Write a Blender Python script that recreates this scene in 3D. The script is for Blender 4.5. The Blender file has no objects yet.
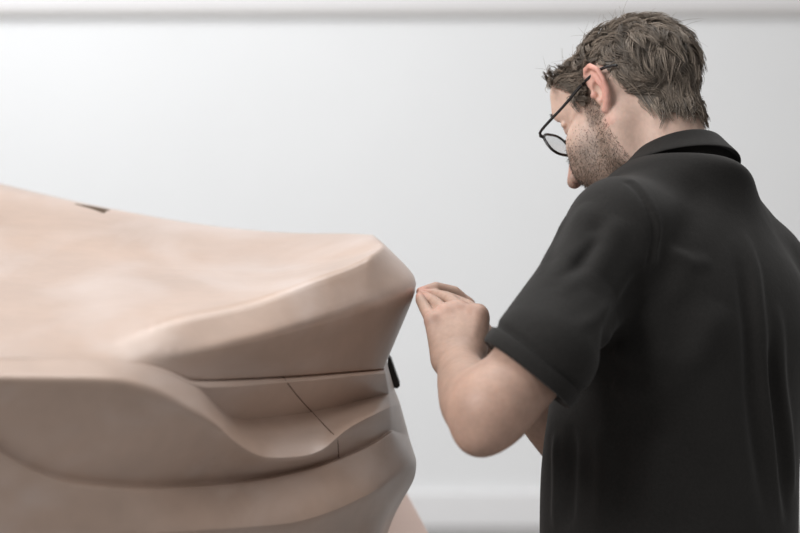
import bpy, bmesh, math, random
import numpy as np
from mathutils import Vector, Matrix
random.seed(7); np.random.seed(7)
SC = bpy.context.scene
COL = SC.collection
F = 1889.0            # focal length in pixels of the 800 px wide frame
CAM_H = 1.42          # lens height, m
HOR = 230.0           # image row of the horizon

def P(px, py, Y):
    """world point of a position measured in the photograph at distance Y"""
    return np.array(((px-400.0)/F*Y, Y, CAM_H-(py-HOR)/F*Y))

# ------------------------------------------------------------------ helpers
def link(o, parent=None):
    COL.objects.link(o)
    if parent is not None: o.parent = parent
    return o
def tag(o, label=None, cat=None, group=None, kind=None):
    for k, v in (('label', label), ('category', cat), ('group', group), ('kind', kind)):
        if v: o[k] = v
    return o
def mesh_obj(name, verts, faces, mat, parent=None, smooth=True):
    me = bpy.data.meshes.new(name)
    me.from_pydata([tuple(map(float, v)) for v in verts], [], [tuple(map(int, f)) for f in faces])
    me.validate(); me.update()
    if smooth: me.polygons.foreach_set('use_smooth', [True]*len(me.polygons))
    o = bpy.data.objects.new(name, me)
    if mat: me.materials.append(mat)
    return link(o, parent)
def np_mesh(name, V, Q, mat, parent=None, smooth=True):
    """fast mesh from numpy arrays (quads or triangles)"""
    me = bpy.data.meshes.new(name)
    n, k = Q.shape
    me.vertices.add(len(V)); me.vertices.foreach_set('co', np.ascontiguousarray(V, np.float32).ravel())
    me.loops.add(n*k); me.loops.foreach_set('vertex_index', np.ascontiguousarray(Q, np.int32).ravel())
    me.polygons.add(n); me.polygons.foreach_set('loop_start', np.arange(0, n*k, k, dtype=np.int32))
    me.polygons.foreach_set('use_smooth', np.full(n, smooth))
    me.update(calc_edges=True)
    o = bpy.data.objects.new(name, me)
    if mat: me.materials.append(mat)
    return link(o, parent)
def box(name, lo, hi, mat, parent=None, bevel=0.0):
    bm = bmesh.new()
    bmesh.ops.create_cube(bm, size=1)
    for v in bm.verts:
        v.co = Vector([lo[i]+(v.co[i]+.5)*(hi[i]-lo[i]) for i in range(3)])
    if bevel: bmesh.ops.bevel(bm, geom=bm.edges[:], offset=bevel, segments=3, profile=.6, affect='EDGES')
    me = bpy.data.meshes.new(name); bm.to_mesh(me); bm.free()
    o = bpy.data.objects.new(name, me); me.materials.append(mat)
    return link(o, parent)
def tube_geo(pts, r, n=8, cap=True):
    """rings of a tube along pts; r scalar or list"""
    pts = [np.array(p, float) for p in pts]
    rr = r if isinstance(r, (list, tuple, np.ndarray)) else [r]*len(pts)
    V, Q = [], []
    up = np.array((.13, .27, .95))
    for i, p in enumerate(pts):
        d = pts[min(i+1, len(pts)-1)]-pts[max(i-1, 0)]; d /= np.linalg.norm(d)+1e-12
        a = np.cross(d, up); a /= np.linalg.norm(a)+1e-12; b = np.cross(d, a)
        for k in range(n):
            t = 2*math.pi*k/n
            V.append(p+rr[i]*(math.cos(t)*a+math.sin(t)*b))
    for i in range(len(pts)-1):
        for k in range(n):
            Q.append((i*n+k, i*n+(k+1) % n, (i+1)*n+(k+1) % n, (i+1)*n+k))
    if cap:
        Q.append(tuple(range(n))[::-1]); m = (len(pts)-1)*n; Q.append(tuple(range(m, m+n)))
    return V, Q
def catmull(pts, n):
    pts = [np.array(p, float) for p in pts]; out = []
    for i in range(len(pts)-1):
        p0, p1, p2, p3 = pts[max(i-1, 0)], pts[i], pts[i+1], pts[min(i+2, len(pts)-1)]
        for j in range(n):
            t = j/n
            out.append(.5*(2*p1+(p2-p0)*t+(2*p0-5*p1+4*p2-p3)*t*t+(3*p1-p0-3*p2+p3)*t**3))
    out.append(pts[-1]); return out
def curve_fn(pts):
    """smooth interpolation y(x) through sorted points (monotone cubic)"""
    xs = np.array([p[0] for p in pts], float); ys = np.array([p[1] for p in pts], float)
    d = np.diff(ys)/np.diff(xs); m = np.empty_like(ys); m[0], m[-1] = d[0], d[-1]
    for i in range(1, len(xs)-1):
        m[i] = 0 if d[i-1]*d[i] <= 0 else 2*d[i-1]*d[i]/(d[i-1]+d[i])
    def f(x):
        x = min(max(x, xs[0]), xs[-1]); i = min(int(np.searchsorted(xs, x, side='right'))-1, len(xs)-2); i = max(i, 0)
        h = xs[i+1]-xs[i]; t = (x-xs[i])/h
        return float((2*t**3-3*t*t+1)*ys[i]+(t**3-2*t*t+t)*h*m[i]+(-2*t**3+3*t*t)*ys[i+1]+(t**3-t*t)*h*m[i+1])
    return f

# ---------------------------------------------------------------- materials
def mat(name, color, rough=.6, spec=.5, noise=None, bump=None, sheen=0, metallic=0, attr=None, sss=0, extra=None):
    m = bpy.data.materials.new(name); m.use_nodes = True
    nt = m.node_tree; N, L = nt.nodes, nt.links
    b = N['Principled BSDF']
    b.inputs['Base Color'].default_value = (*color, 1)
    b.inputs['Roughness'].default_value = rough
    b.inputs['Specular IOR Level'].default_value = spec
    b.inputs['Metallic'].default_value = metallic
    if extra: b.inputs['Coat Weight'].default_value, b.inputs['Coat Roughness'].default_value = extra
    if sheen:
        b.inputs['Sheen Weight'].default_value = sheen; b.inputs['Sheen Roughness'].default_value = .5
    if sss:
        b.inputs['Subsurface Weight'].default_value = sss
        b.inputs['Subsurface Radius'].default_value = (1, .35, .2)
        b.inputs['Subsurface Scale'].default_value = .006
    tc = N.new('ShaderNodeTexCoord')
    src = None
    if attr:
        a = N.new('ShaderNodeAttribute'); a.attribute_name = attr; src = a.outputs['Color']
    if noise:                                            # (scale, amount lo, amount hi, stretch)
        for (sc, lo, hi, st) in (noise if isinstance(noise, list) else [noise]):
            mp = N.new('ShaderNodeMapping'); mp.inputs['Scale'].default_value = st
            L.new(tc.outputs['Object'], mp.inputs['Vector'])
            n = N.new('ShaderNodeTexNoise'); n.inputs['Scale'].default_value = sc; n.inputs['Detail'].default_value = 5
            L.new(mp.outputs[0], n.inputs['Vector'])
            r = N.new('ShaderNodeMapRange'); r.inputs[1].default_value = .3; r.inputs[2].default_value = .7
            r.inputs[3].default_value = lo; r.inputs[4].default_value = hi
            L.new(n.outputs['Fac'], r.inputs[0])
            x = N.new('ShaderNodeMix'); x.data_type = 'RGBA'; x.blend_type = 'MULTIPLY'; x.inputs[0].default_value = 1
            if src is None: x.inputs[6].default_value = (*color, 1)
            else: L.new(src, x.inputs[6])
            L.new(r.outputs[0], x.inputs[7]); src = x.outputs[2]
    if src is not None: L.new(src, b.inputs['Base Color'])
    if bump:                                             # (scale, strength, distance, stretch)
        prev = None
        for (sc, st, di, stretch) in (bump if isinstance(bump, list) else [bump]):
            mp = N.new('ShaderNodeMapping'); mp.inputs['Scale'].default_value = stretch
            L.new(tc.outputs['Object'], mp.inputs['Vector'])
            n = N.new('ShaderNodeTexNoise'); n.inputs['Scale'].default_value = sc; n.inputs['Detail'].default_value = 4
            L.new(mp.outputs[0], n.inputs['Vector'])
            bp = N.new('ShaderNodeBump'); bp.inputs['Strength'].default_value = st; bp.inputs['Distance'].default_value = di
            L.new(n.outputs['Fac'], bp.inputs['Height'])
            if prev: L.new(prev, bp.inputs['Normal'])
            prev = bp.outputs[0]
        L.new(prev, b.inputs['Normal'])
    return m
ONE = (1, 1, 1)
M = {}
M['wall'] = mat('white_wall_paint', (.86, .87, .88), .7, .3, noise=(1.5, .98, 1.0, ONE), bump=(60, .05, .002, ONE))
M['shadow_gap_bar'] = mat('shadow_gap_grey', (.60, .585, .575), .6, .3)
M['upper'] = mat('upper_wall_paint', (.80, .79, .80), .7, .3)
M['skirt'] = mat('white_skirting', (.86, .86, .87), .5, .4)
M['floor'] = mat('grey_floor', (.36, .35, .345), .6, .4, noise=(3, .92, 1.05, ONE))
M['clay'] = mat('modelling_clay', (.485, .357, .288), .36, .6,
                noise=[(4, .90, 1.12, (1, 1, 2.2)), (38, .96, 1.03, (1, 1, 1))],
                bump=[(7, .12, .012, (1, 1, 2)), (160, .10, .0012, (1, 1, 1))], extra=(.22, .3))
M['clay_pale'] = mat('pale_clay', (.62, .49, .44), .6, .3, noise=(8, .95, 1.05, ONE))
M['clay_dark'] = mat('shadow_gap_clay', (.085, .058, .036), .8, .2, noise=(20, .9, 1.1, ONE))
M['black'] = mat('black_plastic', (.018, .016, .014), .45, .4, noise=(30, .8, 1.2, ONE))
M['seam'] = mat('seam_clay', (.20, .14, .11), .8, .1, noise=(30, .9, 1.1, ONE))
M['steel'] = mat('painted_steel', (.25, .25, .26), .5, .5, noise=(12, .9, 1.1, ONE))

# scraped, paler smears over the clay
_nt = M['clay'].node_tree; _b = _nt.nodes['Principled BSDF']; _old = _b.inputs['Base Color'].links[0].from_socket
_tc = _nt.nodes.new('ShaderNodeTexCoord'); _mp = _nt.nodes.new('ShaderNodeMapping'); _mp.inputs['Scale'].default_value = (1.6, .8, 3.0); _mp.inputs['Rotation'].default_value = (0, 0, .5)
_n = _nt.nodes.new('ShaderNodeTexNoise'); _n.inputs['Scale'].default_value = 3.2; _n.inputs['Detail'].default_value = 7; _n.inputs['Distortion'].default_value = .6
_r = _nt.nodes.new('ShaderNodeMapRange'); _r.inputs[1].default_value = .47; _r.inputs[2].default_value = .72; _r.inputs[4].default_value = .85
_x = _nt.nodes.new('ShaderNodeMix'); _x.data_type = 'RGBA'; _x.inputs[7].default_value = (.60, .50, .455, 1)
_nt.links.new(_tc.outputs['Object'], _mp.inputs['Vector']); _nt.links.new(_mp.outputs[0], _n.inputs['Vector']); _nt.links.new(_n.outputs['Fac'], _r.inputs[0])
_nt.links.new(_r.outputs[0], _x.inputs[0]); _nt.links.new(_old, _x.inputs[6]); _nt.links.new(_x.outputs[2], _b.inputs['Base Color'])
# ---------------------------------------------------------------- the room
WY = 9.1
ztop = CAM_H+(HOR-14)/F*WY
tag(box('floor', (-7, -1.5, -.1), (9, WY, 0), M['floor']), kind='structure')
tag(box('wall_back', (-7, WY, -.1), (9, WY+.2, 4.2), M['upper']), kind='structure')
tag(box('wall_panel', (-7, WY-.05, .16), (9, WY, ztop-.018), M['wall']), kind='structure')
tag(box('shadow_gap_bar_1', (-7, WY-.09, ztop-.018), (9, WY, ztop+.024), M['shadow_gap_bar'], bevel=.006), kind='structure')  # grey bar stands in for the shadow gap line atop the wall
tag(box('baseboard_back', (-7, WY-.085, 0), (9, WY-.0, .165), M['skirt'], bevel=.008), kind='structure')

# ---------------------------------------------------------- the clay car body
Ybase = curve_fn([(-30, 2.025), (0, 2.05), (100, 2.14), (180, 2.24), (310, 2.42), (375, 2.55), (416, 2.65)])
# each feature line: rows y(x) measured, depth offset d(x) from the base path, right end, silhouette end
def row(y, d, end, sil, crease):
    return dict(y=curve_fn(y), d=curve_fn(d), end=end, sil=sil, cr=curve_fn(crease) if isinstance(crease, list) else (lambda x, c=crease: c))
ROWS = [
 ('B',  row([(-30,343),(0,343),(74,340),(130,330.5),(150,325.5),(180,317),(245,303),(310,280),(359,262),(375,253)],
            [(-30,.085),(0,.085),(74,.062),(130,.046),(180,.040),(375,.048)], (384,246,2.68), (382,241.5,2.85), [(0,.0),(60,.05),(110,.25),(180,.55),(340,.7),(384,.35)])),
 ('C',  row([(-30,356.5),(0,356.5),(100,356),(180,353),(245,340),(310,322),(375,302)],
            [(-30,0.0),(100,0),(180,-.006),(375,-.006)], (417,286.5,2.655), (419.5,278,2.78), [(0,.0),(90,.0),(150,.25),(210,.65),(350,.7),(384,.4)])),
 ('D',  row([(-30,358.5),(0,358.5),(100,360.5),(145,364),(180,374),(191,379.5),(281,376),(375,369)],
            [(-30,-.012),(0,-.012),(145,-.014),(191,-.002),(250,.022),(320,.042),(375,.048)], (384,368,2.642), (388,358,2.77), [(0,.0),(150,.1),(190,1),(384,1)])),
 ('Dg', row([(-30,358.8),(0,358.8),(100,360.8),(145,364.4),(180,374.8),(191,380.6),(281,377.3),(375,370.3)],
            [(-30,-.012),(0,-.012),(145,-.014),(180,-.004),(198,.010),(250,.032),(320,.052),(375,.058)], (384.3,369.3,2.652), (388.3,360,2.77), [(0,.0),(150,.1),(190,1),(384,1)])),
 ('Dl', row([(-30,359.1),(0,359.1),(100,361.1),(145,364.9),(180,376),(191,382),(281,379),(375,371.8)],
            [(-30,-.012),(0,-.012),(145,-.016),(200,-.007),(250,.014),(320,.034),(375,.040)], (385,371,2.636), (388.6,362,2.77), [(0,.0),(150,.1),(190,.9),(384,.9)])),
 ('Dp', row([(-30,359.4),(0,359.4),(100,361.4),(145,365.4),(180,377.5),(202,387.5),(285,382.5),(375,374.2)],
            [(-30,-.012),(0,-.012),(145,-.017),(202,-.011),(250,.008),(320,.028),(375,.033)], (385.5,373.5,2.630), (389,365,2.77), [(0,.0),(150,.1),(198,1),(384,1)])),
 ('E',  row([(-30,359.8),(0,359.8),(100,361.8),(145,366.2),(180,379),(202,389.5),(218,405),(234,419.5),(260,418.5),(285,415.5),(310,412),(375,396.5)],
            [(-30,-.013),(0,-.013),(145,-.018),(202,-.010),(218,.018),(234,.050),(285,.074),(375,.088)], (389,393.5,2.690), (396.5,390,2.80), [(0,.0),(150,.1),(198,1),(384,1)])),
 ('L',  row([(-30,378),(0,378),(108,380),(155,391),(188,409),(216,424.5),(245,449.5),(267,458.5),(300,457.5),(325,449),(336,438),(350,427),(375,414)],
            [(-30,-.058),(108,-.058),(155,-.056),(188,-.052),(225,-.036),(267,-.018),(330,-.016),(375,-.012)], (390,406.5,2.620), (402.5,404,2.78), [(0,.75),(180,.8),(230,.97),(384,.97)])),
 ('M',  row([(-30,430),(0,448),(29,467),(72,480.5),(145,486),(180,485),(252,479),(307,468),(343,456),(375,441.5)],
            [(-30,-.006),(0,-.006),(145,.006),(200,.024),(252,.038),(330,.034),(375,.034)], (391,430,2.65), (412,437,2.79), .8)),
 ('Ml', row([(-30,433),(0,451),(29,470),(72,483.5),(145,488.5),(180,487.5),(252,481.5),(307,470.5),(343,458.5),(375,444)],
            [(-30,-.020),(0,-.020),(145,-.016),(200,-.002),(252,.008),(330,.008),(375,.012)], (391.6,432.5,2.633), (412.6,440,2.785), .6)),
 ('N',  row([(-30,556),(0,548),(100,537),(180,531.5),(288,524),(336,510),(372,492.5)],
            [(-30,.004),(0,.0),(100,-.016),(180,-.036),(372,-.04)], (409,463,2.622), (417.5,460,2.76), [(0,.2),(100,.6),(350,.8),(384,.5)])),
 ('Nn', row([(-30,590),(0,580),(100,568),(180,560),(288,551),(336,537),(372,518)],
            [(-30,.03),(0,.028),(100,.012),(180,.006),(372,.010)], (410,482,2.640), (418.5,482,2.765), .05)),
 ('O',  row([(-30,640),(180,600),(288,580),(336,560),(372,540)],
            [(-30,.06),(200,.02),(372,.02)], (384,516,2.69), (393,515,2.80), .1)),
 ('Q',  row([(-30,760),(180,700),(288,680),(372,650)],
            [(-30,.10),(200,.10),(372,.12)], (366,600,2.80), (372,596,2.89), .3)),
 ('R',  row([(-30,900),(180,850),(288,840),(372,820)],
            [(-30,.16),(200,.16),(372,.18)], (372,790,2.80), (378,785,2.90), .3)),
]
XS = [-30, 0, 30, 60, 90, 115, 135, 150, 165, 180, 190, 202, 212, 222, 234, 248, 262, 276, 292, 308, 318, 328, 338, 350, 362, 375]
# deck rows: near ridge B, crease, far crown, two hidden rows beyond
yA2 = curve_fn([(-30,250),(0,252),(100,256),(180,266),(278,268),(340,258),(375,249)])
YA2 = curve_fn([(-30,2.72),(0,2.73),(180,2.75),(340,2.78),(375,2.76)])
yA = curve_fn([(-30,170),(0,178),(50,190),(75,196),(110,203),(170,214),(230,222.5),(300,228),(345,229),(375,232)])
YA = curve_fn([(-30,3.2),(180,3.15),(340,3.08),(375,3.0)])
def decks(x):
    b = dict(ROWS)['B']; nb = P(x, b['y'](x), Ybase(x)+b['d'](x))
    a2 = P(x, yA2(x), YA2(x)); a = P(x, yA(x), YA(x))
    mid1 = (nb+a2)/2+np.array((0, 0, .002)); mid2 = (a2+a)/2+np.array((0, 0, .004))
    return [nb, mid1, a2, mid2, a, a+np.array((0, .35, -.028)), a+np.array((0, .75, -.085))]
ext = [(-.22, -.16), (-.55, -.30), (-1.0, -.38), (-1.6, -.42)]
end_B = [P(*dict(ROWS)['B']['end']), None, P(382, 241.5, 2.85), None, P(369, 234.3, 3.02), P(367, 236.2, 3.38), P(351, 239, 3.8)]
end_B[1] = (end_B[0]+end_B[2])/2; end_B[3] = (end_B[2]+end_B[4])/2+np.array((.004, 0, .001))
rowd = dict(ROWS)
names = [n for n, _ in ROWS]
def near_pt(n, x):
    r = rowd[n]; return P(x, r['y'](x), Ybase(x)+r['d'](x))
deck_cols = []
for (dx, dy) in ext[::-1]:
    c0 = decks(-30)
    deck_cols.append([p+np.array((dx, dy*(1-k/6), .17*abs(dx)*(k/6)+.02*abs(dx))) for k, p in enumerate(c0)])
deck_cols += [decks(x) for x in XS]
deck_cols.append(end_B)
near_cols = {}
NC = len(deck_cols)
bm = bmesh.new()
cre = bm.edges.layers.float.new('crease_edge')
V = lambda p: bm.verts.new(tuple(map(float, p)))
deck_v = [[V(p) for p in c] for c in deck_cols]
for i in range(NC-1):
    for k in range(6):
        bm.faces.new((deck_v[i][k], deck_v[i+1][k], deck_v[i+1][k+1], deck_v[i][k+1]))
for i in range(NC-2):
    e = bm.edges.get((deck_v[i][2], deck_v[i+1][2]))
    if e: e[cre] = .5
# perimeter rings
def ring_pts(n):
    r = rowd[n]; pts = []
    base0 = near_pt(n, -30)
    for (dx, dy) in ext[::-1]: pts.append(base0+np.array((dx, dy, .02*abs(dx))))
    pts += [near_pt(n, x) for x in XS]
    e0 = P(*r['end']); pts.append(e0)
    e1 = P(*r['sil']); mid = (e0+e1)/2
    if n in ('C', 'N'): mid = mid+np.array((.004, -.004, 0))
    pts.append(mid); pts.append(e1)
    off = e1-end_B[2]; off[1] = 0
    for k in (3, 4, 5, 6):
        q = end_B[k]+off*np.array((1, 0, 1)); q[0] -= .03*(k-2)*.3
        pts.append(q)
    for ci in range(NC-2, -1, -1):          # far side, mirrored offsets
        nB = deck_cols[ci][0]; nr = pts[ci]
        q = deck_cols[ci][6]+np.array((0, -(nr[1]-nB[1])+.02, (nr[2]-nB[2]))); pts.append(q)
    return pts
ringB = [deck_v[i][0] for i in range(NC)]+[deck_v[NC-1][k] for k in range(1, 7)]+[deck_v[i][6] for i in range(NC-2, -1, -1)]
xcol = [-30]*len(ext)+XS+[384]+[384]*6+[384]*(NC-1)
rings = [ringB]
for n in names[1:]:
    rings.append([V(p) for p in ring_pts(n)])
for a, b in zip(rings, rings[1:]):
    for i in range(len(a)-1):
        bm.faces.new((b[i], b[i+1], a[i+1], a[i]))
for n, rg in zip(names, rings):
    for i in range(len(rg)-1):
        e = bm.edges.get((rg[i], rg[i+1]))
        if e:
            e[cre] = rowd[n]['cr']((xcol[i]+xcol[i+1])/2)
            if n in ('D', 'Dg', 'Dp', 'E') and xcol[i] > 201 and i < NC: e.smooth = False
            if n == 'N' and xcol[i] > 120 and i < NC-2: e.smooth = False
            if n == 'L' and xcol[i] > 215 and i < NC: e.smooth = False
            if n == 'M' and 20 < xcol[i] and i < NC: e.smooth = False
# the corner where the near face turns into the end face
for k in range(len(rings)-1):
    if 2 <= k <= 8:
        e = bm.edges.get((rings[k][NC-1], rings[k+1][NC-1]))
        if e: e[cre] = .55
# close the open left end and the underside
last = rings[-1]
for i in range(len(last)//2):
    j = len(last)-1-i
    if j-1 > i+1: bm.faces.new((last[i], last[j], last[j-1], last[i+1]))
left = [deck_v[0][k] for k in range(7)]+[r[-1] for r in rings[1:]]+[r[0] for r in rings[:0:-1]]
bm.faces.new(left)
bmesh.ops.recalc_face_normals(bm, faces=bm.faces[:])
me = bpy.data.meshes.new('body_shell'); bm.to_mesh(me); bm.free()
me.polygons.foreach_set('use_smooth', [True]*len(me.polygons))
me.materials.append(M['clay'])
car = link(bpy.data.objects.new('clay_car_model', None))
car.location = (-.7, 2.9, 0)
tag(car, 'full-size brown clay model of a car with creased bodywork, touched by the man', 'car model')
def car_child(o):
    o.parent = car; o.matrix_parent_inverse = Matrix.Translation(-Vector(car.location)); return o
body = car_child(link(bpy.data.objects.new('body_shell', me)))
ss = body.modifiers.new('smooth', 'SUBSURF'); ss.levels = 2; ss.render_levels = 3
# finished surface of the shell, for laying the seam and the gap on it
bpy.context.view_layer.update()
_dg = bpy.context.evaluated_depsgraph_get()
_ev = body.evaluated_get(_dg); _me = _ev.to_mesh(); 
from mathutils.bvhtree import BVHTree
_mw = body.matrix_world
_b2 = bmesh.new(); _b2.from_mesh(_me); bmesh.ops.subdivide_edges(_b2, edges=[], cuts=1)
TREE = BVHTree.FromBMesh(_b2); _b2.free(); _ev.to_mesh_clear()
def on_shell(px, py):
    o = Vector((0, 0, CAM_H)); d = (Vector(P(px, py, 1.0))-o).normalized()
    h = TREE.ray_cast(o, d)
    return (np.array(h[0]), np.array(h[1])) if h[0] is not None else (None, None)
sm = []
for q in ((283.5,377.5),(285,379.5),(287.5,383),(292,389),(298,396.5),(305,404.5),(312,412),(320,420.5),(328,429),(334,435),(337.5,439.5),(338,444),(338.3,449),(338.6,454),(338.8,458)):
    h, n_ = on_shell(*q)
    if h is not None: sm.append(h)
Vv, Qq = tube_geo(sm, .0008, 6)
sobj = car_child(mesh_obj('seam_line', Vv, Qq, M['seam'])); tag(sobj, 'thin dark seam line')
def prism(name, front, dvec, m):
    n = len(front); Vv = [np.array(p) for p in front]+[np.array(p)+np.array(dvec) for p in front]
    Q = [tuple(range(n)), tuple(range(2*n-1, n-1, -1))]+[(i, i+n, (i+1) % n+n, (i+1) % n) for i in range(n)]
    o = mesh_obj(name, Vv, Q, m, smooth=False)
    b = o.modifiers.new('bevel', 'BEVEL'); b.width = .002; b.segments = 2
    return o
tag(car_child(prism('end_strip', [P(388.0, 356, 2.79), P(391, 359, 2.79), P(400.3, 386, 2.79), P(397, 389, 2.79), P(386, 385, 2.79)], (0, .06, 0), M['black'])), 'narrow black strip')
tag(car_child(prism('lower_corner', [P(290, 470, 3.38), P(404, 488, 3.35), P(411, 500, 3.29), P(433, 541, 3.06), P(450, 575, 2.9), P(300, 575, 2.9)], (-.06, .4, 0), M['clay_pale'])), 'pale pinkish clay corner')
gp = [on_shell(*q)[0] for q in ((74,204),(90,206.4),(111,210.2),(104,213.5),(90,208.6))]
gp = [g for g in gp if g is not None]
if len(gp) >= 3: tag(car_child(prism('deck_gap', [g+np.array((0, 0, .0012)) for g in gp], (0, 0, -.012), M['clay_dark'])), 'small dark slab standing for an open gap')  # solid dark sliver; the shade of the recess is in its colour
# the stand under the model, out of the frame
box_lo, box_hi = (-1.75, 2.05, 0), (-.25, 3.5, .45)
st = car_child(box('model_stand', box_lo, box_hi, M['steel'], bevel=.01))
# ------------------------------------------------- implicit surfaces for the figure
def nrm(v): v = np.array(v, float); return v/np.linalg.norm(v)
class SDF:
    """list of blended primitives, each evaluated only near itself"""
    def __init__(s): s.ops = []
    def add(s, fn, lo, hi, k=.01, mode='u'): s.ops.append((fn, np.array(lo, float), np.array(hi, float), k, mode))
    def cone(s, a, b, ra, rb, k=.01, mode='u'):
        a = np.array(a, float); b = np.array(b, float); ba = b-a; L2 = float(ba@ba)+1e-12; r = max(ra, rb)
        def fn(p):
            q = p-a; t = np.clip((q@ba)/L2, 0, 1); return np.linalg.norm(q-t[:, None]*ba, axis=1)-(ra+(rb-ra)*t)
        s.add(fn, np.minimum(a, b)-r, np.maximum(a, b)+r, k, mode)
    def chain(s, pts, rs, k=.008, mode='u'):
        A = np.array(pts, float); R = np.array(rs, float); r = R.max()
        def fn(p):
            d = np.full(len(p), 9.0)
            for a, b, ra, rb in zip(A[:-1], A[1:], R[:-1], R[1:]):
                ba = b-a; q = p-a; t = np.clip((q@ba)/(float(ba@ba)+1e-12), 0, 1)
                d = np.minimum(d, np.linalg.norm(q-t[:, None]*ba, axis=1)-(ra+(rb-ra)*t))
            return d
        s.add(fn, A.min(0)-r, A.max(0)+r, k, mode)
    def ball(s, c, r, k=.01, mode='u'): s.cone(c, np.array(c, float)+1e-6, r, r, k, mode)
    def ell(s, c, rad, R=None, k=.01, mode='u'):
        c = np.array(c, float); rad = np.array(rad, float); R = np.eye(3) if R is None else np.array(R, float)
        def fn(p):
            q = (p-c)@R.T; k0 = np.linalg.norm(q/rad, axis=1); k1 = np.linalg.norm(q/rad**2, axis=1)+1e-9
            return k0*(k0-1)/k1
        e = np.abs(R.T)@rad; s.add(fn, c-e, c+e, k, mode)
    def __call__(s, p, m=.045):
        d = np.full(len(p), 1.0)
        for fn, lo, hi, k, mode in s.ops:
            g = m+k
            ix = np.nonzero(np.all((p > lo-g) & (p < hi+g), axis=1))[0]
            if not len(ix): continue
            e = fn(p[ix]); c = d[ix]
            if mode == 'u':
                h = np.maximum(k-np.abs(c-e), 0)/k; d[ix] = np.minimum(c, e)-h*h*k*.25
            elif mode == 's':
                h = np.maximum(k-np.abs(c+e), 0)/k; d[ix] = np.maximum(c, -e)+h*h*k*.25
            elif mode == 'd': d[ix] = c+e          # displacement
        return d
    def bounds(s):
        los = [o[1] for o in s.ops if o[4] == 'u']; his = [o[2] for o in s.ops if o[4] == 'u']
        return np.min(los, 0)-.03, np.max(his, 0)+.03

def surface(f, lo, hi, h, B=8):
    """sparse surface nets: returns vertices and quads of f = 0"""
    lo = np.array(lo); n = np.ceil((np.array(hi)-lo)/(h*B)).astype(int)+1
    g = np.stack(np.meshgrid(*[np.arange(k) for k in n], indexing='ij'), -1).reshape(-1, 3)
    keep = []
    for ch in np.array_split(g, max(1, len(g)//200000)):
        c = lo+(ch+.5)*B*h
        keep.append(ch[np.abs(f(c, .9*B*h*1.8+.02)) < .9*B*h*1.45])
    g = np.concatenate(keep)
    l = np.stack(np.meshgrid(*[np.arange(B+1)]*3, indexing='ij'), -1).reshape(-1, 3)
    S = 1 << 20
    def key(a): return (a[:, 0].astype(np.int64)*S+a[:, 1])*S+a[:, 2]
    cv, ck, qs = [], [], []
    off = np.array([(0,0,0),(1,0,0),(0,1,0),(1,1,0),(0,0,1),(1,0,1),(0,1,1),(1,1,1)])
    eds = [(0,1),(2,3),(4,5),(6,7),(0,2),(1,3),(4,6),(5,7),(0,4),(1,5),(2,6),(3,7)]
    edge_rec = []
    for ch in np.array_split(g, max(1, len(g)//400)):
        ijk = ch[:, None, :]*B+l[None]
        D = f(lo+ijk.reshape(-1, 3)*h).reshape(len(ch), B+1, B+1, B+1)
        C = np.stack([D[:, o[0]:o[0]+B, o[1]:o[1]+B, o[2]:o[2]+B] for o in off], -1)
        mn, mx = C.min(-1), C.max(-1)
        act = np.argwhere((mn < 0) & (mx >= 0))
        if not len(act): continue
        cd = C[act[:, 0], act[:, 1], act[:, 2], act[:, 3]]
        acc = np.zeros((len(act), 3)); cnt = np.zeros(len(act))
        for a, b in eds:
            da, db = cd[:, a], cd[:, b]; m = (da < 0) != (db < 0)
            t = np.where(m, da/np.where(m, da-db, 1), 0)
            acc += m[:, None]*(off[a]+t[:, None]*(off[b]-off[a])); cnt += m
        base = ch[act[:, 0]]*B+act[:, 1:]
        cv.append(lo+(base+acc/cnt[:, None])*h); ck.append(key(base))
        for ax in range(3):
            sl = [slice(0, B)]*3; s2 = list(sl); s2[ax] = slice(1, B+1)
            a = D[:, sl[0], sl[1], sl[2]] < 0; b = D[:, s2[0], s2[1], s2[2]] < 0
            w = np.argwhere(a != b)
            if len(w): edge_rec.append((ax, ch[w[:, 0]]*B+w[:, 1:], a[w[:, 0], w[:, 1], w[:, 2], w[:, 3]]))
    cv = np.concatenate(cv); ck = np.concatenate(ck)
    o = np.argsort(ck); ck = ck[o]; cv = cv[o]
    Q = []
    for ax, ijk, ins in edge_rec:
        u, v = np.eye(3, dtype=int)[(ax+1) % 3], np.eye(3, dtype=int)[(ax+2) % 3]
        ids = []; ok = np.ones(len(ijk), bool)
        for d in (np.zeros(3, int), -u, -u-v, -v):
            kk = key(ijk+d); j = np.searchsorted(ck, kk); j = np.minimum(j, len(ck)-1); ok &= ck[j] == kk; ids.append(j)
        q = np.stack(ids, 1); q[~ins] = q[~ins][:, ::-1]
        Q.append(q[ok])
    Q = np.concatenate(Q)
    return cv, Q
def grad(f, p, e=.0015):
    g = np.stack([f(p+d)-f(p-d) for d in np.eye(3)*e], 1)
    return g/(np.linalg.norm(g, axis=1, keepdims=True)+1e-9)

# ------------------------------------------------------------- the man's skeleton
az, pt = math.radians(41), math.radians(30)              # head turn and bow
Fh = np.array((-math.cos(pt)*math.cos(az), math.cos(pt)*math.sin(az), -math.sin(pt)))
Uh = np.array((-math.sin(pt)*math.cos(az), math.sin(pt)*math.sin(az), math.cos(pt)))
Lh = np.array((-math.sin(az), -math.cos(az), 0.0))       # towards his left ear
HO = P(635, 105, 2.67)
RH = np.stack([Lh, Fh, Uh])                              # rows: head axes
HS = 1.1
def H(l, f, u): return HO+HS*(l*Lh+f*Fh+u*Uh)
FW = nrm((-.73, .68, 0)); LT = nrm((.68, .73, -.10))      # torso: forward, towards his right
C7 = P(676, 162, 2.63)
SL = P(619, 229, 2.48); SR = P(755, 268, 2.76)
EL = P(489, 411, 2.31); WL = P(456.5, 362, 2.545)
ER = P(606, 484, 2.83); WR = P(478, 341, 2.75)

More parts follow.
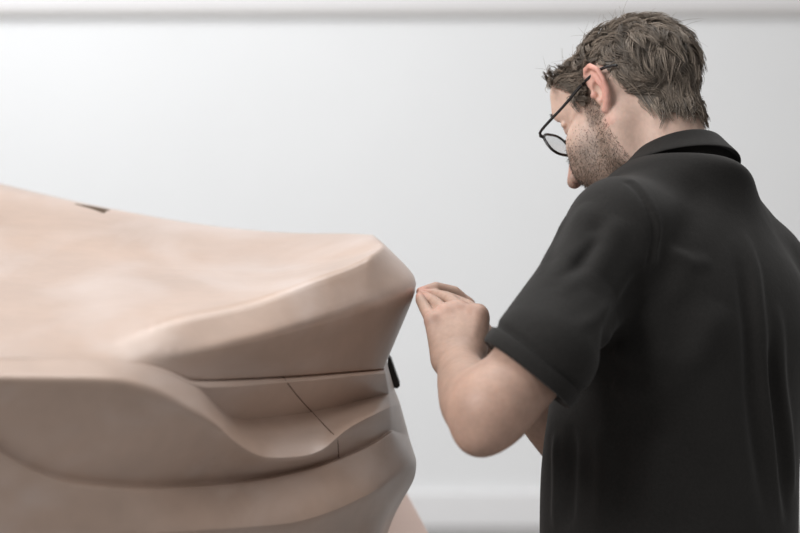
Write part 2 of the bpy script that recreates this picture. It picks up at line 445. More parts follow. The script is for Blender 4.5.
# torso as stacked ellipses: z, centre px, Y, half width (lateral), half depth (forward)
TOR = [(.86, 668, 2.62, .180, .150), (1.0, 669, 2.62, .178, .160), (1.10, 671, 2.62, .180, .158), (1.20, 680, 2.62, .188, .150),
       (1.30, 690, 2.62, .196, .140), (1.37, 690, 2.62, .180, .122), (1.42, 685, 2.62, .145, .102), (1.47, 681, 2.625, .085, .082), (1.52, 678, 2.63, .05, .05)]
def torso_fn(grow=0.0, top=1.52, bottom=.9, taper=None):
    z = np.array([t[0] for t in TOR]); cx = np.array([(t[1]-400)/F*t[2] for t in TOR]); cy = np.array([t[2] for t in TOR])
    w = np.array([t[3] for t in TOR])+grow; dp = np.array([t[4] for t in TOR])+grow
    def sm(v, q):                                        # smooth interpolation through the sections
        i = np.clip(np.searchsorted(z, q)-1, 0, len(z)-2); t = np.clip((q-z[i])/(z[i+1]-z[i]), 0, 1)
        m = np.gradient(v, z); h = z[i+1]-z[i]
        return (2*t**3-3*t*t+1)*v[i]+(t**3-2*t*t+t)*h*m[i]+(-2*t**3+3*t*t)*v[i+1]+(t**3-t*t)*h*m[i+1]
    l2 = nrm((LT[0], LT[1], 0))
    def fn(p):
        q = p[:, 2]+.14*((p[:, 0]-.40)*l2[0]+(p[:, 1]-2.62)*l2[1])*np.clip((p[:, 2]-1.15)/.25, 0, 1)   # right shoulder hangs lower
        X = p[:, 0]-sm(cx, q); Y = p[:, 1]-sm(cy, q); a = sm(w, q); b = sm(dp, q)
        u = X*l2[0]+Y*l2[1]; v = X*FW[0]+Y*FW[1]
        e = 2.3
        r = (np.abs(u/a)**e+np.abs(v/b)**e)**(1/e)
        d = (r-1)*np.minimum(a, b)*.9
        return np.maximum(np.maximum(d, q-top), bottom-p[:, 2])
    return fn, np.array((.375-.26, 2.35, bottom)), np.array((.41+.26, 2.9, top+.06))

# ---------------------------------------------------------------------- skin body
bs = SDF()
f_, l_, h_ = torso_fn(-.012, 1.48, .82); bs.add(f_, l_, h_, .02)
bs.cone(SL, (SL+C7)/2+np.array((0, 0, -.04)), .050, .055, .05); bs.cone(SR, (SR+C7)/2+np.array((0, 0, -.03)), .050, .055, .05)
bs.cone(C7+np.array((0, 0, -.05)), H(0, -.024, -.035), .064, .055, .03)
bs.cone(C7+FW*.05+np.array((0, 0, -.05)), H(0, .02, -.055), .052, .042, .03)
# pelvis and legs down to the floor
PX = .375; hipL = np.array((PX-.062, 2.555, .88)); hipR = np.array((PX+.066, 2.69, .88))
for hp, out in ((hipL, -1), (hipR, 1)):
    kn = hp+FW*.03+LT*out*.015; kn[2] = .49; an = hp-FW*.02+LT*out*.03; an[2] = .09
    bs.cone(hp, kn, .088, .056, .04); bs.cone(kn, (kn+an)/2+np.array((0, 0, .06)), .055, .055, .02)
    bs.cone((kn+an)/2+np.array((0, 0, .06)), an, .055, .036, .02)
    bs.cone(an+np.array((0, 0, -.03)), an+FW*.15+np.array((0, 0, -.055)), .036, .028, .02)
# head
s = bs
def hell(l, f, u, a, b, c, k=.02, mode='u'): s.ell(H(l, f, u), (a*HS, b*HS, c*HS), RH, k, mode)
hell(0, -.010, .030, .069, .089, .067, .02)
hell(0, .026, -.022, .057, .060, .078, .03)
for sg in (1, -1):
    s.chain([H(sg*.056, .0, -.03), H(sg*.052, .02, -.062), H(sg*.022, .076, -.088)], [.022, .022, .018], .025)
    s.ball(H(sg*.044, .063, -.018), .028, .025)                          # cheekbone
    s.ball(H(sg*.041, .071, -.050), .028, .03)
s.ball(H(0, .084, -.088), .018, .02)
s.cone(H(-.036, .080, .034), H(.036, .080, .034), .015, .015, .018)     # brow
s.cone(H(-.03, .066, .060), H(.03, .066, .060), .022, .022, .03)        # forehead
for sg in (1, -1):
    s.ball(H(sg*.033, .101, .014), .016, .014, 's')
    s.ball(H(sg*.032, .080, .013), .0125, .003)
    s.cone(H(sg*.020, .0885, .020), H(sg*.045, .0815, .019), .0042, .0042, .004)     # upper lid
s.chain([H(0, .090, .030), H(0, .108, -.004), H(0, .131, -.036)], [.0080, .0088, .0108], .012)
for sg in (1, -1):
    s.ball(H(sg*.0115, .117, -.038), .0085, .012)
    s.ball(H(sg*.0078, .123, -.0467), .0048, .003, 's')
s.chain([H(-.021, .084, -.060), H(0, .0985, -.057), H(.021, .084, -.060)], [.005, .0075, .005], .008)
s.chain([H(-.019, .084, -.066), H(0, .0965, -.0695), H(.019, .084, -.066)], [.005, .0078, .005], .008)
s.chain([H(-.020, .093, -.0635), H(0, .106, -.0630), H(.020, .093, -.0635)], [.0012, .0016, .0012], .003, 's')
# ears
ES = .99
for sg in (1, -1):
    back = nrm(.20*sg*Lh-.96*Fh-.08*Uh); upv = nrm(Uh-.58*Fh+.16*sg*Lh); upv = nrm(upv-back*(upv@back)); out = nrm(np.cross(back, upv)*sg)
    if out@(Lh*sg) < 0: out = -out
    E0 = H(sg*.0705, .001, .017)
    def e(a, b, c=0, E0=E0, back=back, upv=upv, out=out): return E0+ES*(back*a*.86+upv*b+out*c)
    R3 = np.stack([back, upv, out]); z = lambda *v: [ES*x for x in v]
    s.ell(e(.010, .002, .002), z(.0170, .030, .0050), R3, .006)
    s.ell(e(.004, .000, -.006), z(.012, .022, .011), R3, .008)
    s.chain([e(.000, .004, .003), e(-.006, .012, .004), e(-.006, .024, .005), e(.002, .0335, .006), e(.014, .034, .0065), e(.025, .023, .0065), e(.028, .006, .0065),
             e(.024, -.010, .0055), e(.016, -.022, .005), e(.006, -.031, .004), e(-.001, -.028, .002)],
            z(.0028, .0034, .0038, .0042, .0044, .0042, .0038, .0038, .0046, .0062, .004), .003)
    s.chain([e(.011, .022, .005), e(.0165, .010, .006), e(.0155, -.006, .006), e(.008, -.016, .005)], z(.0030, .0034, .0034, .0034), .002)
    s.ell(e(.0065, -.002, .007), z(.0080, .0125, .0085), R3, .002, 's')
    s.chain([e(.001, .0265, .0085), e(.012, .0275, .0095), e(.0205, .019, .0095), e(.0225, .004, .0095), e(.019, -.008, .009)], z(.0022, .0030, .0030, .0026, .0020), .002, 's')
    s.ball(e(-.0045, -.004, .006), .0050, .003)
# arms
def arm(up, fore, elbow):
    for path, k in ((up, .03), (fore, .035)):
        pts = catmull([np.append(a, r) for a, r in path], 6)
        bs.chain([q[:3] for q in pts], [q[3] for q in pts], k)
    bs.ball(elbow[0], elbow[1], .03)
arm([(SL, .054), (P(571, 300, 2.415), .052), (P(524, 374, 2.348), .0485), (P(497, 404, 2.312), .043), (EL, .0385)],
    [(EL+np.array((.000, -.004, 0)), .0405), (P(476, 405, 2.355), .0435), (P(468, 388, 2.435), .0392), (P(461.5, 374, 2.50), .0322), (P(457, 361, 2.55), .0280), (P(455, 351, 2.562), .0250)],
    (P(478, 436, 2.303), .0205))
arm([(SR, .054), (SR*.55+ER*.45, .050), (ER+(SR-ER)*.12, .043), (ER, .040)],
    [(ER, .039), (ER+(WR-ER)*.3, .0435), (ER+(WR-ER)*.68, .0350), (WR, .0275)], (ER+np.array((.01, .02, -.02)), .022))
# his left hand, back of the hand to the camera
def finger(pts, rs, k=.004): bs.chain(pts, rs, k)
mcp = [P(432.5, 321, 2.578), P(445.5, 313.5, 2.588), P(460, 310, 2.592), P(477.5, 314.5, 2.576)]     # little .. index
wl = [WL+np.array((-.0155, .004, .006)), WL+np.array((-.005, .0, .006)), WL+np.array((.005, -.002, .006)), WL+np.array((.014, -.002, .004))]
for i, (a, b) in enumerate(zip(wl, mcp)):
    bs.cone(a, b, .0185, (.0115, .0125, .0135, .0150)[i], .016)
    bs.ball(b+np.array((-.0, -.0045, .002)), (.0090, .0096, .0102, .0106)[i], .006)               # knuckle bones
bs.cone((wl[1]+mcp[1])/2+np.array((.012, .012, 0)), (mcp[1]+mcp[2])/2+np.array((-.004, .012, -.008)), .017, .014, .02)
finger([mcp[0], P(425.5, 309, 2.607), P(420.8, 300.5, 2.628), P(419.6, 296.3, 2.640)], [.0098, .0085, .0074, .0058])
finger([mcp[1], P(435, 303, 2.630), P(426, 297.3, 2.652), P(421, 294, 2.664)], [.0108, .0092, .0080, .0062])
finger([mcp[2], P(450.5, 300.0, 2.641), P(434.5, 294.5, 2.670), P(422, 293.0, 2.682)], [.0112, .0095, .0082, .0064])
finger([mcp[3], P(467, 306, 2.632), P(446, 297.0, 2.676), P(430, 292.6, 2.696)], [.0115, .0098, .0084, .0066])
bs.chain([WL+np.array((.022, .018, .012)), P(476, 333, 2.602), P(463, 318, 2.640), P(446, 307, 2.664)], [.0165, .0145, .0112, .0080], .010)   # thumb, behind
bs.chain([P(472, 350, 2.560), P(477, 336, 2.572), P(478, 322, 2.578)], [.018, .0165, .0135], .012)
# extensor tendons
for i in (1, 2, 3):
    bs.cone(wl[i]+(mcp[i]-wl[i])*.45+np.array((0, -.0145, .003)), mcp[i]+np.array((0, -.010, .001)), .0024, .0042, .007)
# his right hand, reaching behind the left one
mr = [P(466, 306, 2.725), P(462, 311, 2.742), P(461, 315, 2.757), P(462, 320, 2.770)]            # index .. little
for i, b in enumerate(mr):
    bs.cone(WR+np.array((.0, -.012+.009*i, 0)), b, .0185, (.0132, .0128, .012, .011)[i], .016)
finger([mr[0], P(453.5, 293.5, 2.716), P(436, 288.4, 2.702), P(420.8, 291.8, 2.690)], [.0128, .0110, .0094, .0068])
finger([mr[1], P(449, 299.5, 2.745), P(431, 294.0, 2.730), P(421.5, 294.0, 2.716)], [.0118, .0102, .0090, .0066])
finger([mr[2], P(446, 304, 2.765), P(432, 299.0, 2.752), P(422, 298, 2.735)], [.0112, .0096, .0084, .0062])
finger([mr[3], P(447, 311, 2.782), P(436, 305, 2.772), P(426, 303, 2.757)], [.0100, .0086, .0074, .0058])
bs.chain([WR+np.array((-.006, -.028, .01)), P(468, 329, 2.700), P(455, 316, 2.682), P(441, 307, 2.682)], [.0165, .0145, .0115, .0082], .010)

lo, hi = bs.bounds()
VB, QB = surface(bs, lo, hi, .0020)
# colour of the skin itself: flushed ear, knuckles, lips, stubble shade of the beard
def skin_cols(V):
    q = (V-HO)@RH.T/HS; l, f, u = q[:, 0], q[:, 1], q[:, 2]
    base = np.tile(np.array((.60, .425, .350)), (len(V), 1))
    base[np.linalg.norm(q, axis=1) > .24] = (.40, .268, .210)
    def blend(w, c): base[:] = base*(1-w[:, None])+np.array(c)*w[:, None]
    g = lambda x, a: np.exp(-(x/a)**2)
    head = np.linalg.norm(q, axis=1) < .17
    sstep = lambda a, b, x: (lambda t: t*t*(3-2*t))(np.clip((x-a)/(b-a), 0, 1))
    ear = head & (np.abs(l) > .068)*(f > -.05) & (f < .03) & (np.abs(u-.012) < .045)
    blend(.55*ear*sstep(.070, .082, np.abs(l)), (.66, .25, .20))
    beard = head*sstep(.000, -.042, u)*sstep(.002, .022, f)*sstep(-.115, -.09, u)
    side = head*sstep(.002, .018, f)*sstep(.045, .03, f)*sstep(-.03, -.01, u)*sstep(.05, .03, u)*sstep(.05, .06, np.abs(l))
    blend(.74*np.maximum(beard, .85*side), (.15, .115, .09))
    lips = head*g(u+.0555, .010)*sstep(.080, .088, f)*(np.abs(l) < .022)
    blend(.6*lips, (.50, .20, .17))
    nose = head*sstep(.106, .118, f)*g(u+.018, .016); blend(.35*nose, (.64, .30, .24))
    for c in mcp+mr: blend(.38*g(np.linalg.norm(V-c, axis=1), .016), (.56, .30, .24))
    for c in (P(419.6, 296.3, 2.640), P(420.2, 294, 2.664), P(419.8, 291.6, 2.690), P(422, 293, 2.682)):
        blend(.5*g(np.linalg.norm(V-c, axis=1), .013), (.66, .32, .26))
    blend(.30*g(np.linalg.norm(V-EL, axis=1), .06), (.58, .33, .25))
    return base
M['skin'] = mat('skin', (.6, .4, .3), .52, .4, attr='tone', sss=.12, noise=[(28, .88, 1.08, ONE), (150, .93, 1.05, ONE)],
                bump=[(260, .12, .0012, ONE), (60, .10, .002, ONE)])
def add_cols(o, cols, name='tone'):
    a = o.data.color_attributes.new(name, 'FLOAT_COLOR', 'POINT')
    a.data.foreach_set('color', np.concatenate([cols, np.ones((len(cols), 1))], 1).astype(np.float32).ravel())
man = np_mesh('person', VB, QB, M['skin'])
add_cols(man, skin_cols(VB))
tag(man, 'man with glasses in a charcoal polo shirt bending his head over the clay car model', 'person')

# ----------------------------------------------------------------- clothes
M['polo'] = mat('charcoal_cotton', (.0142, .0133, .0126), .85, .22, sheen=.07, noise=[(9, .88, 1.12, ONE), (300, .85, 1.15, ONE)],
                bump=[(520, .30, .0012, ONE), (22, .22, .006, ONE)])
M['denim'] = mat('dark_denim', (.03, .035, .05), .85, .2, noise=(200, .8, 1.2, ONE), bump=(400, .3, .001, ONE))
M['shoe'] = mat('black_leather', (.02, .018, .016), .4, .5, noise=(60, .8, 1.2, ONE))
ps = SDF()
f_, l_, h_ = torso_fn(.004, 1.485, .80); ps.add(f_, l_, h_, .02)
ps.cone(SL+np.array((.0, .0, .004)), (SL+C7)/2+np.array((0, 0, -.036)), .058, .062, .06)
ps.cone(SR+np.array((0, 0, .004)), (SR+C7)/2+np.array((0, 0, -.03)), .058, .064, .06)
ps.cone(P(704, 198, 2.68), P(766, 282, 2.75), .056, .058, .04)
axL = nrm((EL-SL)*np.array((1, .15, 1))); CL = P(527, 374, 2.352)
axR = nrm(ER-SR); CR = SR+(ER-SR)*.70
ps.chain([SL, P(576, 298, 2.425), CL-axL*.035, CL+axL*.004], [.059, .0625, .0690, .0640], .035)
LTc = nrm((.68, .73, -.26)); Fc = nrm(FW*math.cos(.40)+np.array((0, 0, -math.sin(.40)))); Nc = nrm(np.cross(LTc, Fc)); Nc = Nc if Nc[2] > 0 else -Nc
Lc = nrm(np.cross(Fc, Nc)); Lc = Lc if Lc@LT > 0 else -Lc
CC = P(674, 179, 2.63)
ps.ell(CC-Nc*.027, (.094, .104, .030), np.stack([Lc, Fc, Nc]), .05)
ps.chain([SR, SR+(ER-SR)*.35, CR], [.061, .066, .068], .035)
# cut the sleeve ends flat and hollow them
def half(c, ax, R, depth=.2):
    c = np.array(c); ax = np.array(ax)
    def fn(p):
        q = p-c; t = q@ax; r = np.linalg.norm(q-t[:, None]*ax, axis=1); return np.maximum(np.maximum(-t, r-R), t-depth)
    return fn, c-depth, c+depth
for C_, ax, in ((CL, axL), (CR, axR)):
    fn, a, b = half(C_, ax, .10, .10); ps.add(fn, a, b, .002, 's')
    ps.cone(C_-ax*.030, C_+ax*.02, .044, .0620, .004, 's')
# seams and folds: real relief in the cloth
def crease(pts, width, amp):
    """raised (amp < 0) or sunk (amp > 0) line following points in space"""
    pts = [np.array(p) for p in catmull(pts, 5)]
    A = np.array(pts)
    def fn(p):
        d2 = np.full(len(p), 9.0)
        w = np.zeros(len(p)); n = len(A)-1
        for i, (a, b) in enumerate(zip(A[:-1], A[1:])):
            ba = b-a; q = p-a; t = np.clip(q@ba/(ba@ba+1e-12), 0, 1); e = ((q-t[:, None]*ba)**2).sum(1)
            m = e < d2; d2[m] = e[m]; w[m] = (i+t[m])/n
        if width > .007: w = np.clip(np.minimum(w, 1-w)*3.2, 0, 1); w = w*w*(3-2*w)
        else: w[:] = 1
        return amp*w*np.exp(-d2/width**2)
    ps.add(fn, A.min(0)-width*2.5, A.max(0)+width*2.5, .0, 'd')
def onto(px, py, f=None, y0=2.2, y1=2.95):
    """first point of the shirt along the sight line of a photo position"""
    ys = np.arange(y0, y1, .004); pp = np.array([P(px, py, y) for y in ys]); d = ps(pp)
    i = np.nonzero(d < 0)[0]
    return pp[i[0]] if len(i) else pp[np.argmin(d)]
for C_, ax in ((CL, axL), (CR, axR)):                    # stitched groove above each cuff
    u_ = nrm(np.cross(ax, (0, 0, 1))); v_ = np.cross(ax, u_)
    crease([C_-ax*.0235+.068*(math.cos(2*math.pi*i/20)*u_+math.sin(2*math.pi*i/20)*v_) for i in range(21)], .0042, .0042)
FOLDS = [
 ([(628,183),(645,205),(654,235),(648,262)], .0045, .0034),           # shoulder seam
 ([(632,181),(650,204),(659,234),(654,262)], .0060, -.0026),
 ([(648,262),(628,300),(606,345),(590,385)], .016, .012),             # armpit hollow
 ([(742,228),(752,262),(757,310),(762,370),(770,440),(782,533)], .010, -.007),
 ([(733,240),(742,280),(748,330),(752,400),(760,470),(768,533)], .014, .005),
 ([(775,300),(780,370),(788,440),(794,500)], .010, -.006),
 ([(768,330),(772,390),(781,460),(787,530)], .012, .005),
 ([(640,300),(655,345),(660,400)], .020, -.006),
 ([(615,345),(640,360),(672,352)], .014, -.006),
 ([(612,380),(640,392),(690,382)], .016, -.006),
 ([(556,430),(557,480),(556,533)], .008, -.006),
 ([(572,420),(570,480),(568,533)], .010, .006),
 ([(603,420),(606,470),(600,533)], .014, -.005),
 ([(660,430),(655,480),(660,533)], .022, -.005),
 ([(590,200),(575,240),(556,290)], .018, -.005),
 ([(620,215),(605,250),(585,290)], .016, -.005),
 ([(606,215),(590,248),(572,285)], .012, .004),
 ([(600,228),(582,250),(556,270)], .0085, -.0042),
 ([(606,246),(588,272),(556,298)], .0085, -.0042),
 ([(568,212),(553,245),(540,278)], .0085, -.0036),
 ([(598,238),(582,262),(552,286)], .0075, .0030),
 ([(612,300),(596,318),(572,330)], .0085, -.0036),
 ([(665,245),(690,262),(712,262)], .010, -.003),
 ([(700,180),(690,220),(640,262)], .022, .004),
 ([(690,250),(672,290),(640,310)], .018, -.004),
 ([(720,300),(700,350),(665,380)], .022, -.0045),
]
FP = [([onto(*q) for q in pts], w_, a_) for pts, w_, a_ in FOLDS]
for pts, w_, a_ in FP: crease(pts, w_, a_*(1.45 if .009 < w_ < .03 and abs(a_) < .0075 else 1))
lo, hi = ps.bounds(); lo[2] = .83
hem, a, b = (lambda p: p[:, 2]-.855), np.array((-1, 1, .5)), np.array((2, 4, .86)); ps.add(hem, a, b, .004, 's')
VP, QP = surface(ps, lo, hi, .0035)
polo = np_mesh('polo_shirt', VP, QP, M['polo'], man)
# cuffs: ribbed bands closing the sleeves
def cuff(C_, ax, up):
    u = nrm(np.cross(ax, up)); v = np.cross(ax, u); Vv, Qq = [], []
    prof = [(-.020, .062), (-.020, .0685), (-.0187, .0700), (-.010, .0698), (-.003, .0690), (.0, .0680), (.0012, .0662), (-.001, .0640), (-.018, .0615)]
    n = 64; m = len(prof)
    for i in range(n):
        t = 2*math.pi*i/n; wob = 1+.012*math.sin(3*t+.6)+.008*math.sin(5*t)
        for (h, r) in prof: Vv.append(C_+ax*h+r*wob*(math.cos(t)*u+math.sin(t)*v))
    for i in range(n):
        for k in range(m): Qq.append((i*m+k, i*m+(k+1) % m, ((i+1) % n)*m+(k+1) % m, ((i+1) % n)*m+k))
    o = mesh_obj('sleeve_cuff', Vv, Qq, M['polo'], polo); return o
cuff(CL, axL, (0, 0, 1)); cuff(CR, axR, (0, 0, 1))
# collar: a folded band around the neck, higher at the back
Vv, Qq = [], []
n = 72; prof = []
for i in range(n+1):
    t = -math.pi*.93+2*math.pi*.93*i/n                  # 0 = nape
    back = .5+.5*math.cos(t)
    hgt = .022+.016*back; fall = .004-.0*back
    c, s_ = math.cos(t), math.sin(t)
    def pt3(rl, rf, h): return CC+Lc*(s_*rl)-Fc*(c*rf)+Nc*h
    wv = .0015*math.sin(4*t+1)
    ring = [pt3(.066, .076, -.014), pt3(.0655, .0755, hgt*.6), pt3(.067, .077, hgt-.003), pt3(.0688, .0788, hgt), pt3(.0712, .0812, hgt-.002),
            pt3(.0775+wv, .0875+wv, hgt*.55), pt3(.0880+wv, .0985+wv, fall), pt3(.0880+wv, .0985+wv, fall-.0028), pt3(.0850, .0955, fall-.0025), pt3(.0735, .0835, hgt*.4)]
    Vv += ring; m = len(ring)
for i in range(n):
    for k in range(m): Qq.append((i*m+k, (i+1)*m+k, (i+1)*m+(k+1) % m, i*m+(k+1) % m))
Qq.append(tuple(range(m))); Qq.append(tuple(range(n*m, n*m+m))[::-1])
collar = mesh_obj('collar', Vv, Qq, M['polo'], polo)
ssb = collar.modifiers.new('smooth', 'SUBSURF'); ssb.levels = 1; ssb.render_levels = 2
# trousers and shoes (below the frame)
ts = SDF()
f_, l_, h_ = torso_fn(-.016, .90, .78); ts.add(f_, l_, h_, .04)
feet = []
for hp, out in ((hipL, -1), (hipR, 1)):
    kn = hp+FW*.03+LT*out*.015; kn[2] = .49; an = hp-FW*.02+LT*out*.03; an[2] = .09
    ts.cone(hp, kn, .094, .074, .05); ts.cone(kn, an+np.array((0, 0, -.02)), .074, .066, .03); feet.append(an)
lo, hi = ts.bounds()
ts.add(lambda p: p[:, 2]-.05, np.array((-1, 1, -.1)), np.array((2, 4, .05)), .003, 's')
VT, QT = surface(ts, lo, hi, .007)
np_mesh('trousers', VT, QT, M['denim'], man)
for an in feet:
    sh = SDF(); a0 = an.copy(); a0[2] = .045
    sh.cone(a0-FW*.035, a0+FW*.08, .044, .042, .02); sh.cone(a0+FW*.08, a0+FW*.17+np.array((0, 0, -.012)), .042, .030, .02)
    sh.cone(an, an+np.array((0, 0, -.03)), .046, .046, .02)
    lo, hi = sh.bounds(); sh.add(lambda p: p[:, 2], np.array((-1, 1, -.2)), np.array((2, 4, .0)), .003, 's')
    v, q = surface(sh, lo, hi, .006); np_mesh('shoe', v, q, M['shoe'], man)

# ------------------------------------------------------------------ hair
hairline = curve_fn([(-.125, -.070), (-.105, -.068), (-.075, -.060), (-.05, -.046), (-.036, -.018), (-.028, .020), (-.016, .050), (.008, .052), (.020, .020), (.028, .012), (.040, .030), (.050, .055), (.070, .072), (.10, .080)])
HL = np.vectorize(hairline)
def in_hair(q, m=0.0): return q[:, 2] > HL(np.clip(q[:, 1], -.125, .1))+m
qb = (VB-HO)@RH.T/HS
hd = (np.linalg.norm(qb, axis=1) < .16) & (qb[:, 2] > -.085)
# scalp points well away from the ears
sel = hd & in_hair(qb) & ~((np.abs(qb[:, 0]) > .071) & (qb[:, 1] > -.034) & (qb[:, 1] < .03) & (qb[:, 2] < .05))
scalp = VB[sel]; scq = qb[sel]
M['hair'] = mat('brown_hair', (.10, .075, .052), .42, .5, attr='tone')
M['beard'] = mat('beard_stubble', (.06, .046, .034), .6, .3, noise=(90, .7, 1.3, ONE))
# under-layer: the scalp offset a little, so no skin shows through
used = np.full(len(VB), -1)
keepf = np.all(sel[QB], axis=1); qq = QB[keepf]
ids = np.unique(qq); used[ids] = np.arange(len(ids))
nb = grad(bs, VB[ids])
capV = VB[ids]+nb*.0045
capQ = used[qq]
rng = np.random.default_rng(3)
def flow(q, l):
    """combing direction in head axes at scalp position q (rows), unit"""
    x, f, u = q[:, 0], q[:, 1], q[:, 2]
    top = np.clip((u-.055)/.05, 0, 1); bk = np.clip((-f-.02)/.07, 0, 1)
    d = np.stack([.35*np.sign(x)*(1-top)+.25*top, -.55-.15*top+.35*bk, -.75*(1-top)-.35*bk], 1)
    front = np.clip((f-.045)/.04, 0, 1)*top
    d = d*(1-front[:, None])+np.array((.45, .10, .30))*front[:, None]
    return d/np.linalg.norm(d, axis=1, keepdims=True)
NCL = 620
ci = rng.choice(len(scalp), NCL, replace=False)
PTS, RAD, COLS = [], [], []
SEG = 7
for c in ci:
    root = scalp[c]; q0 = scq[c]
    n0 = grad(bs, root[None])[0]
    topw = float(np.clip((q0[2]-.03)/.07, 0, 1)); nape = float(np.clip((-.02-q0[2])/.04, 0, 1))
    length = (.034+.014*topw-.016*nape)*rng.uniform(.75, 1.3)
    near_ear = abs(q0[0]) > .050 and -.032 < q0[1] < .035 and q0[2] < .085
    fl = flow(q0[None], 0)[0]@RH
    if near_ear: length *= .45; fl = nrm(fl*.4-Fh)
    fl = nrm(fl+rng.normal(0, .28, 3)); fl = nrm(fl-n0*(fl@n0))
    lift = .50*topw+.16*(1-nape)+rng.uniform(-.05, .28)*(1-.8*nape)
    side = np.cross(n0, fl); curl = rng.uniform(-.55, .55); ph = rng.uniform(0, 6.28)
    # guide strand
    T = np.linspace(0, 1, SEG+1)
    g = [root]; d = nrm(fl+n0*(lift+.5)); p = root.copy()
    for t in T[1:]:
        dd = nrm(fl*(1)+n0*(lift*(1-1.5*t)+.05-.25*t*t)+side*(curl*math.sin(ph+4.2*t)))
        p = p+dd*length/SEG
        q = p; dist = float(bs(q[None])[0])
        if dist < .006: p = p+n0*(.006-dist)
        g.append(p.copy())
    g = np.array(g)
    nst = 13
    tone = rng.uniform(.45, 1.35)
    for k in range(nst):
        ofs = rng.normal(0, .0042, 3); ofs -= n0*(ofs@n0)
        ln = rng.uniform(.8, 1.08)
        w = (1-.72*T[:, None])
        st = root+(g-root)*ln+ofs*w+np.cumsum(rng.normal(0, .00035, (SEG+1, 3)), 0)
        PTS.append(st); RAD.append(rng.uniform(.00055, .0009)); COLS.append(tone*rng.uniform(.8, 1.2))
for _ in range(260):                                          # stray single hairs on top and front
    c = rng.integers(len(scalp)); q0 = scq[c]
    if q0[2] < .055: continue
    n0 = grad(bs, scalp[c][None])[0]; fl = nrm(flow(q0[None], 0)[0]@RH+rng.normal(0, .5, 3))
    L_ = rng.uniform(.025, .05); T = np.linspace(0, 1, SEG+1)[:, None]; sd = np.cross(n0, fl)*rng.uniform(-.5, .5)
    PTS.append(scalp[c]+L_*(T*(n0*.75+fl*.5)+T*T*(fl*.35-n0*.25+sd))); RAD.append(.0004); COLS.append(rng.uniform(.8, 1.5))
def strands(PTS, RAD, COLS, base, sides=3):
    Pn = np.array(PTS); n, m, _ = Pn.shape; R = np.array(RAD)
    d = np.gradient(Pn, axis=1); d /= np.linalg.norm(d, axis=2, keepdims=True)+1e-12
    a = np.cross(d, np.array((.31, .57, .76))); a /= np.linalg.norm(a, axis=2, keepdims=True)+1e-12; b = np.cross(d, a)
    tp = np.linspace(1, .25, m)[None, :, None]
    V = np.stack([Pn+(R[:, None, None]*tp)*(math.cos(2*math.pi*k/sides)*a+math.sin(2*math.pi*k/sides)*b) for k in range(sides)], 2)   # n,m,s,3
    idx = np.arange(n*m*sides).reshape(n, m, sides)
    Q = np.stack([idx[:, :-1], np.roll(idx, -1, 2)[:, :-1], np.roll(idx, -1, 2)[:, 1:], idx[:, 1:]], -1).reshape(-1, 4)
    C = np.repeat(np.array(COLS), m*sides)[:, None]*np.array(base)
    return V.reshape(-1, 3), Q, C
hb = (.21, .172, .138)
Vs, Qs, Cs = strands(PTS, RAD, COLS, hb)
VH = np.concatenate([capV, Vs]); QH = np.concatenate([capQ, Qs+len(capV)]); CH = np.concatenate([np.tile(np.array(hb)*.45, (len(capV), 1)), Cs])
hair = np_mesh('hair', VH, QH, M['hair'], man); add_cols(hair, CH)
# short beard
bsel = hd & (qb[:, 1] > .004) & (qb[:, 2] < -.022+rng.normal(0, .011, len(qb))) & (qb[:, 2] > -.11) & (np.abs(qb[:, 0]) > .024-.3*np.clip(-.07-qb[:, 2], 0, .1))
bsel |= hd & (qb[:, 1] > .008) & (qb[:, 1] < .036) & (qb[:, 2] <= .02) & (qb[:, 2] > -.02) & (np.abs(qb[:, 0]) > .05) & (np.abs(qb[:, 0]) < .071)
bp = VB[bsel]
ii = rng.choice(len(bp), min(6500, len(bp)), replace=False); bn = grad(bs, bp[ii])
PT, RD, CO = [], [], []
dn = nrm(-Uh*.9-Fh*.1)
for p, n0 in zip(bp[ii], bn):
    p = p+rng.normal(0, .0008, 3); d = nrm(n0*.55+dn+rng.normal(0, .45, 3)); L_ = rng.uniform(.0025, .005)
    PT.append(np.array([p-n0*.0004, p+d*L_*.5, p+d*L_])); RD.append(rng.uniform(.00018, .0003)); CO.append(1)
Vs, Qs, Cs = strands(PT, RD, CO, (.06, .048, .036))
np_mesh('beard', Vs, Qs, M['beard'], man)
for sg in (1, -1):                                            # eyebrows
    PT, RD, CO = [], [], []
    for _ in range(220):
        t = rng.uniform(0, 1); c = H(sg*(.014+.034*t), .105, .030+.010*math.sin(2.4*t)+rng.uniform(-.003, .003))
        for _k in range(30):                                  # settle on the brow
            dd = float(bs(c[None])[0])
            if dd < .0003: break
            c = c-Fh*max(dd*.8, .0003)
        d = nrm(sg*Lh*.9+Uh*(.5-.7*t)+Fh*.03+rng.normal(0, .12, 3)); L_ = rng.uniform(.004, .007)
        PT.append(np.array([c-d*.0005, c+d*L_*.5, c+d*L_-Fh*.001])); RD.append(.0004); CO.append(1)
    Vs, Qs, Cs = strands(PT, RD, CO, (.06, .048, .036)); np_mesh('eyebrow', Vs, Qs, M['beard'], man)

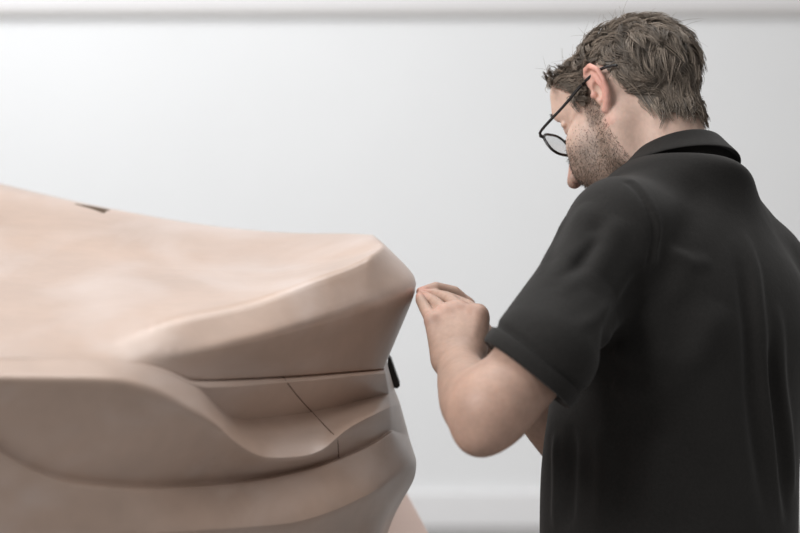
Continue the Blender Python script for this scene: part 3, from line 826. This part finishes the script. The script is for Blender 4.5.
# ---------------------------------------------------------------- glasses
M['frame'] = mat('black_frame', (.012, .012, .014), .25, .6, noise=(40, .8, 1.2, ONE))
gm = bpy.data.materials.new('clear_lens'); gm.use_nodes = True
gb = gm.node_tree.nodes['Principled BSDF']; gb.inputs['Transmission Weight'].default_value = 1; gb.inputs['Roughness'].default_value = 0; gb.inputs['IOR'].default_value = 1.12
M['lens'] = gm
gl = link(bpy.data.objects.new('eyeglasses', None)); gl.location = tuple(H(0, .105, .02))
tag(gl, 'black-rimmed eyeglasses worn low on the nose of the man', 'glasses')
def gchild(o): o.parent = gl; o.matrix_parent_inverse = Matrix.Translation(-Vector(gl.location)); return o
GF, GU = .113, .006                                           # lens plane: forward, height in head axes
tilt = .16
for sg in (1, -1):
    cen = (sg*.034, GF, GU); ring = []
    for i in range(40):
        t = 2*math.pi*i/40; cx_, sx_ = math.cos(t), math.sin(t)
        x = .0265*np.sign(cx_)*abs(cx_)**.75; y = .0172*np.sign(sx_)*abs(sx_)**.75
        ring.append(H(cen[0]+x, cen[1]-abs(cen[0]+x)*.10+y*tilt, cen[2]+y))
    V1, Q1 = tube_geo(ring+[ring[0]], .0021, 8, cap=False)
    o = gchild(mesh_obj('rim', V1, Q1, M['frame']))
    c0 = np.mean(ring, 0); nv = nrm(Fh-.16*Uh)*.0006
    VL = [p*.99+c0*.01+nv for p in ring]+[p*.99+c0*.01-nv for p in ring]; m = 40
    QL = [tuple(range(m)), tuple(range(2*m-1, m-1, -1))]+[(i, i+m, (i+1) % m+m, (i+1) % m) for i in range(m)]
    gchild(mesh_obj('lens', VL, QL, M['lens'], smooth=False))
    hinge = H(sg*.066, GF-.006, GU+.012)
    tp = catmull([H(sg*.0585, GF-.003, GU+.012), hinge, H(sg*.0725, GF-.016, GU+.0145), H(sg*.0765, .05, .0265), H(sg*.0775, .012, .034), H(sg*.0765, -.010, .0365), H(sg*.0785, -.028, .033), H(sg*.0790, -.045, .0255)], 6)
    V2, Q2 = tube_geo(tp, [.0028]*6+[.0021]*(len(tp)-6), 8); gchild(mesh_obj('temple_arm', V2, Q2, M['frame']))
br = catmull([H(-.009, GF-.002, GU+.008), H(0, GF+.002, GU+.011), H(.009, GF-.002, GU+.008)], 5)
V3, Q3 = tube_geo(br, .0016, 8); gchild(mesh_obj('bridge', V3, Q3, M['frame']))
# ---------------------------------------------------------------- light
def area(name, loc, size, power, target, color=(1, 1, 1)):
    l = bpy.data.lights.new(name, 'AREA'); l.shape = 'RECTANGLE'; l.size, l.size_y = size; l.energy = power; l.color = color
    o = link(bpy.data.objects.new(name, l)); o.location = loc
    o.rotation_euler = (Vector(target)-Vector(loc)).to_track_quat('-Z', 'Y').to_euler()
    return o
area('ceiling_light_panel', (.2, 3.4, 4.2), (3.2, 3.0), 95, (.4, 3.4, 0), (1, .985, .97))
area('wall_wash_light', (-2.3, 6.8, 4.0), (5.5, 1.2), 100, (-1.4, WY, 1.0), (.97, .985, 1))
area('left_fill_light', (-3.0, 0, 3.6), (2.4, 2.2), 200, (-.2, 2.5, 1.1), (1, .99, .98))  # unseen fill light added to brighten the front of the clay
w = bpy.data.worlds.new('studio_ambient'); SC.world = w; w.use_nodes = True
w.node_tree.nodes['Background'].inputs[0].default_value = (1, .975, .95, 1)
w.node_tree.nodes['Background'].inputs[1].default_value = .36
# ---------------------------------------------------------------- camera
cd = bpy.data.cameras.new('camera'); cam = link(bpy.data.objects.new('camera', cd))
cam.location = (0, 0, CAM_H); cam.rotation_euler = (math.pi/2, 0, 0)
cd.sensor_width = 36; cd.lens = 36*F/800; cd.shift_y = -(266.5-HOR)/800
cd.clip_start = .05; cd.clip_end = 60
cd.dof.use_dof = True; cd.dof.focus_distance = 2.62; cd.dof.aperture_fstop = 2.8
SC.camera = cam
vs = SC.view_settings
vs.view_transform = 'Standard'; vs.look = 'None'; vs.gamma = 1; vs.use_curve_mapping = False; vs.exposure = 0
